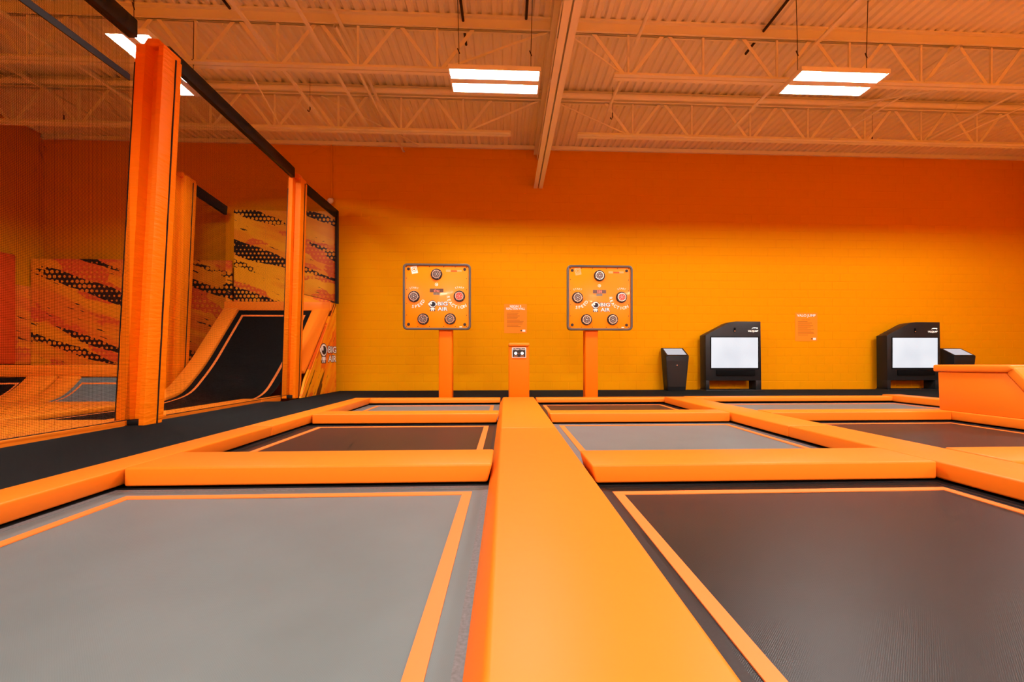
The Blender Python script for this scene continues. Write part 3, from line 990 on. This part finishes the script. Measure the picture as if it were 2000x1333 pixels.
# ------------------------------------------------------------------ kiosks
def make_kiosk(loc, label):
    t = thing('game_kiosk', label, 'kiosk', loc, 'screen kiosks by the wall')
    w = 1.32
    out = [(-w / 2, .24), (w / 2, .24), (w / 2 - .02, 1.62), (.05, 1.62), (-.06, 1.605), (-.15, 1.57), (-w / 2 - .01, 1.30)]
    obj('body', MB().prism(out, -.30, 0, 1), M['kiosk'], t, bevel=.008, local=True)
    for s in (-1, 1):
        a, b = sorted((s * w / 2, s * (w / 2 - (.085 if s < 0 else .13))))
        obj('leg', MB().box(a, b, -.30, 0, .03, .245), M['kiosk'], t, bevel=.006, local=True)
    obj('base_plate', MB().prism([(-w / 2 - .03, 0), (w / 2 + .08, 0), (w / 2, .03), (-w / 2, .03)], -.34, .02, 1), M['kiosk'], t, bevel=.004, local=True)
    sf = obj('screen_bezel', MB().box(-.56, .60, -.304, -.298, .505, 1.265), M['soundbar'], t, local=True)
    obj('screen', MB().box(-.535, .575, -.308, -.303, .535, 1.245), M['screen'], sf, local=True)
    sb = obj('soundbar', MB().box(-.42, .50, -.325, -.299, .355, .49), M['soundbar'], t, bevel=.006, local=True)
    obj('camera_slot', MB().prism(rrect(.02, 1.42, .045, .11, .02), -.306, -.299, 1), M['soundbar'], t, local=True)
    obj('camera_lens', MB().disc((.02, 1.395), .014, -.306, -.312, 12), M['chrome'], t, local=True)
    lg = MB()
    text_mb(lg, 'VALOJUMP', .042, lambda a, b: (.455 + a, -.302, 1.375 + b), .02, width=.24, shear=.2)
    sw = []
    for q in range(9):
        sw.append((.42 + .15 * q / 8, 1.437 + .045 * math.sin(math.pi * (q / 8) ** .6 * .75)))
    low = [(p[0], p[1] - .022 * math.sin(math.pi * i / 8)) for i, p in enumerate(sw)]
    for i in range(8):
        lg.add([(sw[i][0], -.302, sw[i][1]), (sw[i + 1][0], -.302, sw[i + 1][1]), (low[i + 1][0], -.302, low[i + 1][1]), (low[i][0], -.302, low[i][1])], [(0, 1, 2, 3)])
    lg.disc((.555, 1.465), .016, -.3015, -.3025, 12)
    obj('logo', lg, M['logo_lit'], t, local=True)
    return t


k1 = make_kiosk((5.30, 10.20, 0), 'charcoal game kiosk with white screen beside the small stand on the left')
k2 = copy_tree(k1)
k2.location = (9.68, 10.20, 0)
k2['label'] = 'charcoal game kiosk with white screen partly behind the orange padded box'


def make_tablet(loc, label):
    t = thing('tablet_stand', label, 'tablet stand', loc, 'tablet stands by the kiosks')
    # tapered column: small foot, wide slanted top
    v = [(-.21, -.20, 0), (.21, -.20, 0), (.21, .06, 0), (-.21, .06, 0),
         (-.27, -.25, .81), (.27, -.25, .81), (.27, .11, 1.0), (-.27, .11, 1.0)]
    f = [(3, 2, 1, 0), (4, 5, 6, 7), (0, 1, 5, 4), (1, 2, 6, 5), (2, 3, 7, 6), (3, 0, 4, 7)]
    obj('column', MB().add(v, f), M['kiosk'], t, bevel=.008, local=True)
    n_ = Vector((0, -.19, .36)).normalized()

    def top(a, q, h):
        p = Vector((a, -.25 + .36 * q, .81 + .19 * q)) + n_ * h
        return tuple(p)
    bz = obj('tablet', MB().add([top(-.262, .02, .001), top(.262, .02, .001), top(.262, .98, .001), top(-.262, .98, .001),
                                 top(-.262, .02, .014), top(.262, .02, .014), top(.262, .98, .014), top(-.262, .98, .014)], f), M['kiosk_dark'], t, local=True)
    obj('screen', MB().add([top(a, q, .0155) for a, q in ((-.225, .10), (.225, .10), (.225, .88), (-.225, .88))], [(0, 1, 2, 3)]), M['screen_dim'], bz, local=True)
    obj('door', MB().add([(-.20, -.2135, .10), (.20, -.2135, .10), (.235, -.2445, .70), (-.235, -.2445, .70)], [(0, 1, 2, 3)]), M['kiosk_dark'], t, local=True)
    obj('lock', MB().disc((-.01, .60), .014, -.235, -.252, 12), M['chrome'], t, local=True)
    return t


M['screen_dim'] = mat('pale_tablet_screen', C(40, 42, 46), 0.15, 0.5, emit=(C(196, 206, 218), 0.85))
t1 = make_tablet((3.97, 10.15, 0), 'small dark tablet stand left of the first kiosk')
t2 = copy_tree(t1)
t2.location = (10.95, 10.15, 0)
t2['label'] = 'small dark tablet stand behind the orange padded box'

# small wall camera and its conduit
wc = thing('wall_camera', 'small white wall camera above the black net rail', 'camera', (-4.05, 10.25, 4.3))
sp = MB()
for i in range(7):
    a = -math.pi / 2 + math.pi * i / 6
    sp.v += [(-4.05 + .065 * math.cos(a) * math.cos(b * math.pi / 6), 10.25 + .065 * math.cos(a) * math.sin(b * math.pi / 6), 4.40 + .065 * math.sin(a)) for b in range(12)]
sp.f = [(i * 12 + b, i * 12 + (b + 1) % 12, (i + 1) * 12 + (b + 1) % 12, (i + 1) * 12 + b) for i in range(6) for b in range(12)]
obj('dome', sp, M['camera_white'], wc, smooth=True)
obj('bracket', MB().box(-4.09, -4.01, 10.28, WY - .001, 4.40, 4.48), M['camera_white'], wc, bevel=.005)
obj('conduit', MB().tube([(-4.05, WY - .025, 4.48), (-4.05, WY - .025, 5.72)], .018, 8).tube([(-4.05, WY - .03, 5.55), (-4.25, WY - .05, 5.66), (-4.5, WY - .03, 5.52)], .006, 6), M['wall'], wc)

# ------------------------------------------------------------------ left zone: lanes behind the net
LT, LM = 0.03, -0.03
pad('orange pad strip under the nearest net at the left edge', -4.52, -4.21, -1.6, 5.02, -.025, LT + .03, bev=.015)
pad('short orange pad strip left of the large post foot', -4.52, -4.36, 5.022, 5.32, -.025, LT + .03, bev=.015)
pad('orange pad strip along the walkway between the large and slim posts', -4.52, -4.21, 5.322, 7.70, -.025, LT + .03, bev=.015)
pad('short orange pad end at the foot of the slim post', -4.27, -4.21, 7.705, 8.36, -.05, LT + .03, bev=.015)


def lane_bed(x0, x1, prof, mt, label, inset=.10, tape=.05, z0tape=0.1):
    """curved trampoline: prof = list of (y, z)"""
    t = thing('ramp_trampoline', label, 'trampoline', ((x0 + x1) / 2, prof[0][0], LM - .04))
    # smooth the profile
    pts = [Vector((0, p[0], p[1])) for p in prof]
    fine = []
    for i in range(len(pts) - 1):
        p0, p1, p2, p3 = pts[max(i - 1, 0)], pts[i], pts[i + 1], pts[min(i + 2, len(pts) - 1)]
        for k in range(8):
            s = k / 8
            fine.append(0.5 * ((2 * p1) + (-p0 + p2) * s + (2 * p0 - 5 * p1 + 4 * p2 - p3) * s * s + (-p0 + 3 * p1 - 3 * p2 + p3) * s ** 3))
    fine.append(pts[-1])
    nrm = []
    for i in range(len(fine)):
        dd = (fine[min(i + 1, len(fine) - 1)] - fine[max(i - 1, 0)]).normalized()
        nrm.append(Vector((0, -dd.z, dd.y)))

    def sheet(xa, xb, i0, i1, h):
        m = MB()
        vs = []
        for i in range(i0, i1 + 1):
            q = fine[i] + nrm[i] * h
            vs += [(xa, q.y, q.z), (xb, q.y, q.z)]
        return m.add(vs, [(2 * i, 2 * i + 1, 2 * i + 3, 2 * i + 2) for i in range(i1 - i0)])
    nF = len(fine) - 1
    acc = [0.0]
    for i in range(nF):
        acc.append(acc[-1] + (fine[i + 1] - fine[i]).length)
    it = max(i for i in range(nF + 1) if acc[i] <= acc[-1] - inset - .02)
    ib = min(i for i in range(nF + 1) if acc[i] >= inset)
    bed = obj('bed', sheet(x0, x1, 0, nF, 0), M[mt], t, smooth=True)
    for s in (0, 1):
        xa = (x0 + inset, x0 + inset + tape) if s == 0 else (x1 - inset - tape, x1 - inset)
        obj('tape_line', sheet(xa[0], xa[1], ib, it, .004), M['tape'], bed, smooth=True)
    # top tape: a short strip
    q0, q1 = fine[it], nrm[it]
    dd = (fine[min(it + 1, nF)] - fine[it]).normalized()
    a, b = q0 + q1 * .004, q0 + q1 * .004 - dd * tape
    obj('tape_line', MB().add([(x0 + inset, a.y, a.z), (x1 - inset, a.y, a.z), (x1 - inset, b.y, b.z), (x0 + inset, b.y, b.z)], [(0, 1, 2, 3)]), M['tape'], bed)
    return t, fine, nrm


rprof = [(5.35, LM), (6.4, LM), (7.3, LM + .005), (7.9, .035), (8.25, .14), (8.55, .36), (8.91, .69), (9.32, 1.15), (9.93, 1.84)]
rt, fine, nrm = lane_bed(-5.92, -4.28, rprof, 'ramp_mat', 'tall black curved ramp trampoline with orange border left of the logo panel', inset=.135)


def curved_pad(parent, name, xa, xb, fi, nr, i0, i1, lo, hi, mt, bev=.02):
    m = MB()
    vs = []
    for i in range(i0, i1 + 1):
        a, b = fi[i] + nr[i] * lo, fi[i] + nr[i] * hi
        vs += [(xa, a.y, a.z), (xb, a.y, a.z), (xb, b.y, b.z), (xa, b.y, b.z)]
    fs = [(0, 1, 2, 3), tuple(4 * (i1 - i0) + k for k in (3, 2, 1, 0))]
    for i in range(i1 - i0):
        for k in range(4):
            k2 = (k + 1) % 4
            fs.append((4 * i + k, 4 * i + k2, 4 * i + 4 + k2, 4 * i + 4 + k))
    m.add(vs, fs)
    return obj(name, m, M[mt], parent, bevel=bev, seg=2)


i_r = min(i for i in range(len(fine)) if fine[i].y > 7.6)
i_p = min(i for i in range(len(fine)) if fine[i].y > 8.64)
curved_pad(rt, 'side_pad', -6.22, -5.90, fine, nrm, i_r, len(fine) - 1, -.03, .055, 'vinyl')
curved_pad(rt, 'side_pad', -4.30, -3.93, fine, nrm, i_p, len(fine) - 1, -.03, .055, 'vinyl')
obj('top_pad', MB().box(-6.22, -3.90, 9.90, 10.06, 1.82, 2.02), M['vinyl'], rt, bevel=.02, seg=3)
# printed side panel and its logo
sp_ = [(8.45, 0.0), (10.16, 0.0), (10.16, 2.0), (10.05, 1.98), (9.42, 1.22), (9.0, .76), (8.62, .34)]
sd = obj('side_panel', MB().prism(sp_, -3.925, -3.885, 0), M['mural_side'], rt)
logo(rt, lambda a, b, h: (-3.885 + h * 2, 9.72 + a * 1.15, .86 + b), .145, 'ramp')
obj('panel_edge', MB().bar((-3.90, 8.47, .03), (-3.90, 10.08, 1.98), .05, .03), M['vinyl'], rt, bevel=.008)

# graphic wall behind the ramp: three printed boards
rb = thing('graphic_board_wall', 'tall printed splatter boards standing above the ramp', 'graphic wall', (-5.0, 10.1, 2.03))
for a, b in ((-6.11, -5.42), (-5.417, -4.73), (-4.727, -3.86)):
    obj('board', MB().box(a, b, 10.075, 10.115, 2.03, 4.10), M['mural_ramp'], rb)
obj('edge_post', MB().box(-3.86, -3.81, 10.03, 10.12, 2.0, 4.12), M['bar'], rb)

# lane 1 surrounding pads
pad('orange cross pad at the near end of the curved ramp bed', -6.6, -4.525, 4.33, 5.33, -.05, LT, bev=.015)
pad('orange pad strip between the ramp lane and the low lane', -6.55, -5.95, 5.335, 7.58, -.05, LT, bev=.015)
trampoline(-5.9, -4.55, 1.2, 4.3, 'black_mat', 'black trampoline at the far left edge beside the walkway', z=LM - .02)
pad('orange pad strip at the far left between the near lane beds', -6.55, -5.93, -1.6, 4.325, -.05, LT, bev=.015)
trampoline(-7.8, -6.6, 2.5, 6.1, 'black_mat', 'dark trampoline sliver at the left edge in the low lane', z=LM - .02)
pad('wide orange pad in front of the low grey ramp bed', -8.7, -6.6, 6.13, 7.62, -.05, LT, bev=.015)
pad('wide orange padded floor in the left corner', XL + .02, -8.72, 1.0, 7.62, -.05, LT, bev=.015)
pad('orange padded floor by the left near corner', -8.7, -6.6, -1.6, 2.45, -.05, LT, bev=.015)
pad('narrow orange padded floor beside the dark sliver', -8.7, -7.85, 2.46, 6.12, -.05, LT, bev=.015)

pad('orange floor pad beside the foot of the ramp, below the inner post', -6.52, -6.24, 7.6, 8.55, -.05, LT, bev=.015)
lp = [(7.64, LM), (7.78, LM + .03), (8.02, .07), (8.22, .20), (8.42, .40)]
for x0, x1, mt, lab in ((-7.85, -6.58, 'grey_mat', 'low grey curved trampoline behind the left net'), (-10.1, -8.75, 'ramp_mat', 'low black curved trampoline at the left edge')):
    tt, fi, nr = lane_bed(x0, x1, lp, mt, lab, inset=.09, tape=.04)
    curved_pad(tt, 'side_pad', x0 - .34, x0 + .01, fi, nr, 0, len(fi) - 1, -.03, .05, 'vinyl')
    curved_pad(tt, 'side_pad', x1 - .01, x1 + (.5 if x1 < -8 else .05), fi, nr, 0, len(fi) - 1, -.03, .05, 'vinyl')
pl = thing('padded_platform', 'long orange padded platform below the mural behind the left net', 'platform', (-8.5, 9.2, -.05))
obj('deck', MB().box(XL + .02, -6.66, 8.56, 10.02, -.05, .62), M['vinyl'], pl, bevel=.02)
obj('front_pad', MB().box(XL + .02, -6.66, 8.45, 8.57, .40, .635), M['vinyl'], pl, bevel=.03, seg=3)

# mural boards on the far wall and left wall
mw = thing('mural_wall', 'orange mural with dark paint splatter behind the left net', 'mural', (-8.4, 10.06, .62))
xs = [XL + .04, -9.24, -8.02, -6.80, -6.14]
for a, b in zip(xs[:-1], xs[1:]):
    obj('board', MB().box(a + .001, b - .001, 10.04, 10.08, .62, 2.95), M['mural'], mw)
M['mural_l'] = mural_mat('splatter_mural_left', C(246, 150, 22), C(238, 120, 30), C(226, 96, 40), (1, 2), math.radians(-15), 1.0, 33.0, thr=.58)
centred('mural_return_board', MB().box(XL + .001, XL + .04, 9.705, 10.035, .64, 2.33), M['mural_l'], 'mural board on the left side wall next to the red pad', 'mural')
centred('wall_pad', MB().box(XL + .001, XL + .10, 6.6, 9.70, .64, 2.95), M['vinyl_red'], 'red-orange wall pad at the far left edge', 'wall pad', bevel=.03)


# ------------------------------------------------------------------ padded posts and nets
def padded_post(base, top, w, dpt, label, facets=True):
    t = thing('net_post', label, 'padded post', base, 'padded net posts')
    B, T = Vector(base), Vector(top)
    h = w / 2
    dd = dpt / 2
    # cross-section with a groove on the side that looks at the court
    sec = [(-h, -dd), (-h * .32, -dd), (-h * .22, -dd * .12), (h * .46, -dd * .12), (h * .62, -dd), (h * .93, -dd * .96), (h, -dd * .8), (h, dd), (-h, dd)]
    m = MB()
    n = len(sec)
    L = 30
    vs = []
    rr = random.Random(int(abs(base[1]) * 100))
    for k in range(L + 1):
        s = k / L
        c = B.lerp(T, s)
        wob = 1 + .03 * (rr.random() - .5)
        for a, b in sec:
            vs.append((c.x + a * wob, c.y + b * wob, c.z))
    fs = [tuple(range(n)), tuple(L * n + i for i in range(n))[::-1]]
    for k in range(L):
        for i in range(n):
            j = (i + 1) % n
            fs.append((k * n + i, k * n + j, (k + 1) * n + j, (k + 1) * n + i))
    m.add(vs, fs)
    obj('pad_sleeve', m, M['vinyl_post'], t, smooth=True)
    fl = MB()
    up = (T - B)

    def at(s, a, b):
        c = B + up * s
        return (c.x + a, c.y + b, c.z)
    v = []
    for s in (0.012, 0.985):
        v += [at(s, h * .9, dd * .42), at(s, h + .014, dd * .44), at(s, h + .014, dd * 1.02), at(s, h * .9, dd * 1.02)]
    fl.add(v, [(0, 1, 2, 3), (7, 6, 5, 4), (0, 1, 5, 4), (1, 2, 6, 5), (2, 3, 7, 6), (3, 0, 4, 7)])
    obj('flap', fl, M['vinyl_post'], t)
    obj('seam', MB().bar(at(.0, h + .004, dd * .40), at(.985, h + .004, dd * .40), .012, .014), M['trim'], t)
    obj('seam', MB().bar(at(.0, -h, -dd), at(.95, -h, -dd), .010, .010), M['trim'], t)
    obj('cap', MB().prism([(T.x - h * .75, T.z), (T.x + h * .65, T.z), (T.x + h * .4, T.z + .09), (T.x - h * .4, T.z + .10)], T.y - dd * .7, T.y + dd * .8, 1), M['vinyl_post'], t, bevel=.012)
    obj('foot', MB().box(B.x - h * .95, B.x + h * .95, B.y - dd * .85, B.y + dd * 1.0, 0 if B.z >= 0 else B.z, B.z + .06), M['trim'], t, bevel=.01)
    return t


P1B, P1T = (-4.19, 5.17, .0), (-4.03, 5.25, 4.32)
P2B, P2T = (-4.10, 8.50, .0), (-4.03, 8.62, 4.22)
P3B, P3T = (-6.44, 8.74, .0), (-6.28, 8.78, 4.27)
padded_post(P1B, P1T, .31, .25, 'large orange padded post nearest the camera')
padded_post(P2B, P2T, .25, .20, 'slim orange padded post in front of the ramp')
padded_post(P3B, P3T, .30, .26, 'orange padded post behind the net, left of the ramp')


def net(label, pa, pb, za, zb, bar_h, straps=(), bottom=0.0, rail_w=.06, short=0.0):
    """net sheet between two plan points with a black rail on top (za, zb = rail centre heights)"""
    t = thing('safety_net', label, 'safety net', (pa[0], pa[1], bottom), 'black nets around the left lanes')
    A, Bv = Vector((pa[0], pa[1], 0)), Vector((pb[0], pb[1], 0))
    E = Bv - (Bv - A).normalized() * short          # the sheet stops short of the post, the rail runs on over it
    m = MB()
    n = 12
    vs = []
    for i in range(n + 1):
        s = i / n
        p = A.lerp(E, s)
        zt = za + (zb - za) * s - bar_h / 2
        vs += [(p.x, p.y, bottom), (p.x, p.y, zt)]
    m.add(vs, [(2 * i, 2 * i + 2, 2 * i + 3, 2 * i + 1) for i in range(n)])
    obj('mesh', m, M['net'], t)
    obj('top_rail', MB().bar((A.x, A.y, za), (Bv.x, Bv.y, zb), rail_w, bar_h), M['bar'], t, bevel=.01)
    obj('bottom_cord', MB().tube([(A.x, A.y, bottom + .006), (E.x, E.y, bottom + .006)], .004, 6), M['trim'], t)
    for z, w in straps:
        obj('strap', MB().bar((A.x, A.y, z), (E.x, E.y, z), .012, w), M['bar'], t)
    return t


net('black net nearest the camera at the upper left', (-4.22, 1.0), (-4.16, 5.06), 4.45, 4.43, .20, straps=((3.86, .07),), bottom=.065, rail_w=.10, short=.05)
net('black net between the large post and the slim post', (-4.06, 5.40), (-4.06, 8.50), 4.40, 4.30, .19, bottom=.065, rail_w=.08, short=.14)
net('short black net from the slim post to the back wall', (-4.05, 8.75), (-3.85, 10.03), 4.20, 4.04, .18, bottom=2.03, rail_w=.07)
net('inner black net between ramp lane and mural', (-6.30, 8.96), (-6.25, 10.02), 4.20, 4.06, .20, bottom=.64, rail_w=.07)

# small glowing things are too weak to be worth sampling as lights
for nm in ('lit_white_button', 'lit_logo', 'red_lens', 'led_lit_red', 'pale_tablet_screen', 'white_screen'):
    try:
        bpy.data.materials[nm].cycles.emission_sampling = 'NONE'
    except Exception:
        pass
